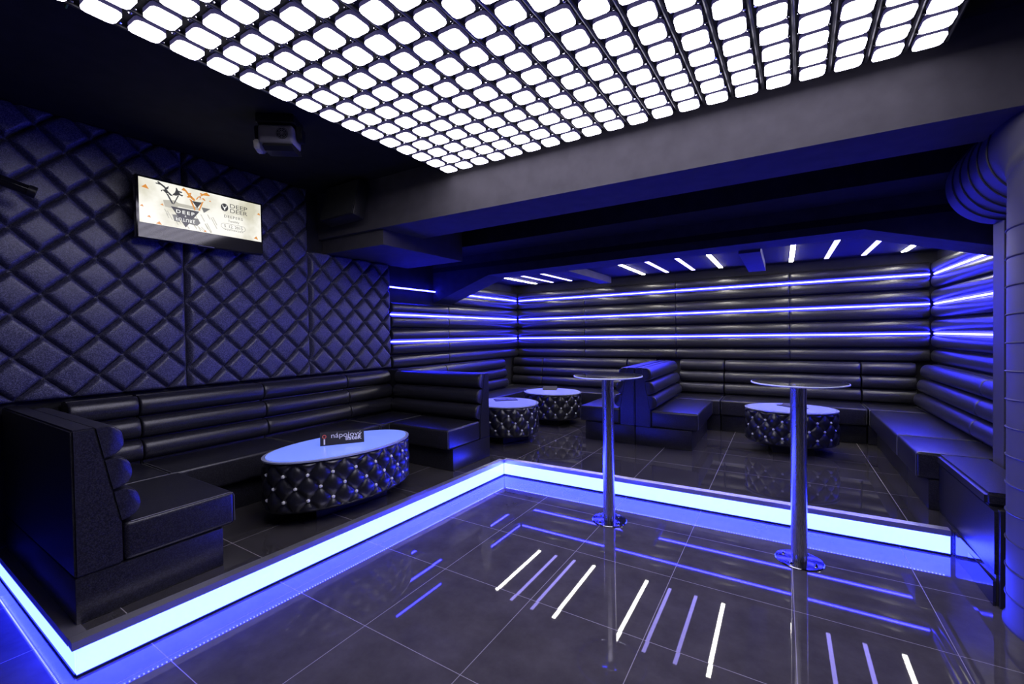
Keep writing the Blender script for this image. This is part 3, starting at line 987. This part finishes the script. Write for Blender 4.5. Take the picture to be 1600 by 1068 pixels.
orange = [
    [(1.445, 2.523), (1.460, 2.545), (1.478, 2.528), (1.500, 2.500), (1.530, 2.478), (1.520, 2.470), (1.490, 2.490), (1.468, 2.520)],
    [(1.478, 2.482), (1.500, 2.502), (1.536, 2.470), (1.525, 2.460), (1.500, 2.480), (1.485, 2.475)],
    [(1.490, 2.510), (1.510, 2.520), (1.505, 2.500)],
    [(1.545, 2.474), (1.560, 2.500), (1.590, 2.520), (1.632, 2.525), (1.634, 2.532), (1.600, 2.532), (1.618, 2.548), (1.610, 2.548), (1.585, 2.530), (1.570, 2.535), (1.566, 2.528), (1.575, 2.518), (1.552, 2.500), (1.538, 2.478)],
    [(1.545, 2.470), (1.580, 2.490), (1.600, 2.478), (1.602, 2.488), (1.588, 2.500), (1.560, 2.480)],
    [(1.495, 2.470), (1.510, 2.462), (1.535, 2.400), (1.528, 2.388)],
    [(1.590, 2.472), (1.578, 2.466), (1.552, 2.395), (1.562, 2.396)],
]
multi('orange_stag', orange, 's_orange')
multi('stag_face', [[(1.512, 2.458), (1.578, 2.462), (1.545, 2.412)]], 's_dark')
multi('stag_facets', [[(1.500, 2.500), (1.515, 2.490), (1.507, 2.480)], [(1.560, 2.498), (1.575, 2.506), (1.568, 2.488)], [(1.505, 2.466), (1.511, 2.463), (1.520, 2.435), (1.514, 2.435)]], 's_brown')
tris = []
for y, z, s in ((1.229, 2.489, 0.024), (1.207, 2.351, 0.012), (1.324, 2.385, 0.012), (1.246, 2.283, 0.013), (1.303, 2.246, 0.02), (1.596, 2.246, 0.013), (2.006, 2.470, 0.016), (1.979, 2.262, 0.02), (1.635, 2.487, 0.009)):
    tris.append([(y - s, z - s * 0.3), (y + s * 0.1, z + s * 0.7), (y + s * 0.8, z - s * 0.6)])
for t in tris:
    for k, (a, b) in enumerate(t): t[k] = (min(max(a, 1.193), 2.021), max(b, 2.237))
multi('orange_triangles', tris, 's_orange')
# round badge
bm = bmesh.new()
n = 40
vs_ = [bm.verts.new((layer[0], *sp(1.738 + 0.027 * math.cos(2 * PI * k / n), 2.464 + 0.031 * math.sin(2 * PI * k / n)))) for k in range(n)]
bm.faces.new(vs_); layer[0] += 0.00015
link('badge', bm, MAT['s_dark'], pic)
multi('badge_stag', [[(1.722, 2.481), (1.726, 2.482), (1.730, 2.468), (1.736, 2.465), (1.740, 2.465), (1.746, 2.468), (1.750, 2.482), (1.754, 2.481), (1.751, 2.464), (1.744, 2.458), (1.741, 2.445), (1.738, 2.440), (1.735, 2.445), (1.732, 2.458), (1.725, 2.464)]], 's_white')
def scr(y, z, flip=False):
    x = layer[0]; layer[0] += 0.00015
    u, v = sp(y, z)
    m = Matrix(((0, 0, 1, x), (1, 0, 0, u), (0, 1, 0, v), (0, 0, 0, 1)))
    if flip: m = m @ Matrix.Scale(-1, 4, (0, 1, 0))
    return m
text_mesh('DEEP', 0.034, MAT['s_white'], pic, 'lettering', scr(1.467, 2.357), space=1.35, width=0.118, bold=0.0006)
text_mesh('&', 0.018, MAT['s_white'], pic, 'lettering', scr(1.467, 2.331))
text_mesh('FUTURE', 0.034, MAT['s_white'], pic, 'lettering', scr(1.467, 2.303, True), space=1.2, width=0.122, bold=0.0004)
text_mesh('DEEP', 0.046, MAT['s_dark'], pic, 'lettering', scr(1.845, 2.484), width=0.132)
text_mesh('DEER', 0.046, MAT['s_dark'], pic, 'lettering', scr(1.845, 2.445), width=0.132)
text_mesh('DEEPERS', 0.030, MAT['s_dark'], pic, 'lettering', scr(1.803, 2.393), space=1.3, width=0.140)
text_mesh('Tannhly', 0.024, MAT['s_dark'], pic, 'lettering', scr(1.803, 2.360), width=0.085)
text_mesh('5. 12. 2015', 0.032, MAT['s_dark'], pic, 'lettering', scr(1.801, 2.315), width=0.140)
# pill outline round the date
x = layer[0]; layer[0] += 0.00015
bm = bmesh.new()
def pill(r, hw):
    return [(1.801 + hw + r * math.cos(a), 2.315 + r * math.sin(a)) for a in [-PI / 2 + PI * k / 12 for k in range(13)]] + \
           [(1.801 - hw + r * math.cos(a), 2.315 + r * math.sin(a)) for a in [PI / 2 + PI * k / 12 for k in range(13)]]
po = [bm.verts.new((x, *sp(*p))) for p in pill(0.0225, 0.07)]
pi_ = [bm.verts.new((x, *sp(*p))) for p in pill(0.0205, 0.07)]
for k in range(len(po)):
    k2 = (k + 1) % len(po)
    bm.faces.new((po[k], po[k2], pi_[k2], pi_[k]))
link('date_outline', bm, MAT['s_dark'], pic)
multi('small_print', [[(1.735 + 0.016 * k, 2.284), (1.735 + 0.016 * k + 0.011, 2.284), (1.735 + 0.016 * k + 0.011, 2.288), (1.735 + 0.016 * k, 2.288)] for k in range(9)], 's_mid')

# ------------------------------------------------------------------ moving-head spotlight under the ceiling
mh = thing('moving_head_light', 'grey moving-head stage light hanging beside the ceiling light grid', 'stage light', (-2.85, 1.66, 2.87), math.radians(38))
mh.scale = (0.80, 0.80, 0.80)
link('base_box', box((-0.15, -0.11, -0.075), (0.15, 0.11, -0.001), 0.01), MAT['black'], mh)
for s in (-1, 1):
    bm = bmesh.new()
    prism(bm, [(-0.055, -0.076), (0.055, -0.076), (0.045, -0.16), (0.03, -0.195), (-0.03, -0.195), (-0.045, -0.16)], s * 0.165 - 0.022, s * 0.165 + 0.022, 'x')
    bmesh.ops.bevel(bm, geom=bm.edges[:], offset=0.008, segments=2, affect='EDGES')
    link('yoke_arm', bm, MAT['black'], mh, smooth=True, angle=40)
head = link('head', box((-0.138, -0.105, -0.235), (0.138, 0.095, -0.085), 0.03, 3), MAT['grey'], mh, smooth=True, angle=50)
bm = bmesh.new()
prism(bm, [(-0.09, -0.236), (0.09, -0.236), (0.11, -0.262), (0.05, -0.285), (-0.06, -0.285), (-0.11, -0.262)], -0.10, 0.13, 'x')
link('lower_shell', bm, MAT['blackmetal'], mh)
bm = bmesh.new()
prism(bm, [(-0.085, -0.20), (0.07, -0.20), (0.07, -0.26), (0.0, -0.29), (-0.07, -0.27)], -0.185, -0.139, 'x')
bmesh.ops.bevel(bm, geom=bm.edges[:], offset=0.01, segments=2, affect='EDGES')
link('lens_cover', bm, MAT['cream'], mh, smooth=True, angle=40)
bm = bmesh.new()
lathe(bm, [(0, 0), (0.047, 0), (0.047, 0.004), (0, 0.004)], 32)
fan = link('fan_grille', bm, MAT['black'], mh)
fan.matrix_local = Matrix.Translation((0.055, -0.1055, -0.16)) @ Matrix.Rotation(PI / 2, 4, 'X')
for k in range(3):
    bm = bmesh.new()
    r = 0.014 + 0.014 * k
    tube(bm, [(r * math.cos(2 * PI * i / 24), r * math.sin(2 * PI * i / 24), 0.006) for i in range(25)], 0.0016, 5)
    link('grille_ring', bm, MAT['grey'], fan)
bm = bmesh.new()
for k in range(4):
    a = PI * k / 4
    tube(bm, [(-0.044 * math.cos(a), -0.044 * math.sin(a), 0.006), (0.044 * math.cos(a), 0.044 * math.sin(a), 0.006)], 0.0016, 5)
link('grille_spokes', bm, MAT['grey'], fan)

# ------------------------------------------------------------------ loudspeaker in front of the bulkhead
sp_ = thing('loudspeaker', 'dark loudspeaker leaning out in front of the bulkhead at the left wall', 'loudspeaker', (-3.46, 2.62, 2.66))
sp_.rotation_euler = (math.radians(-14), 0, 0)
link('cabinet', box((-0.26, -0.05, -0.17), (0.22, 0.075, 0.175), 0.01), MAT['black'], sp_, smooth=True, angle=40)
link('front_grille', box((-0.252, -0.056, -0.162), (0.212, -0.0505, 0.167), 0.002), MAT['speaker'], sp_)

# ------------------------------------------------------------------ small fixture at the left picture edge
fx = thing('wall_camera', 'small black cylindrical camera on an arm at the left edge of the quilted wall', 'camera', (-3.72, 0.60, 2.30))
bm = bmesh.new(); tube(bm, [(-0.02, -0.14, 0.055), (-0.005, -0.05, 0.018), (0.012, 0.06, -0.018)], 0.030, 20)
link('barrel', bm, MAT['gloss'], fx, smooth=True, angle=50)
bm = bmesh.new(); tube(bm, [(0.010, 0.05, -0.014), (0.015, 0.082, -0.024)], [0.034, 0.034], 20)
link('lens_hood', bm, MAT['black'], fx, smooth=True, angle=50)
bm = bmesh.new(); tube(bm, [(-0.02, -0.10, 0.0), (-0.10, -0.10, -0.02), (-0.20, -0.10, -0.02)], 0.012, 10)
link('arm', bm, MAT['blackmetal'], fx, smooth=True)
bm = box((-0.24, -0.15, -0.07), (-0.20, -0.05, 0.03), 0.005); link('wall_plate', bm, MAT['blackmetal'], fx)
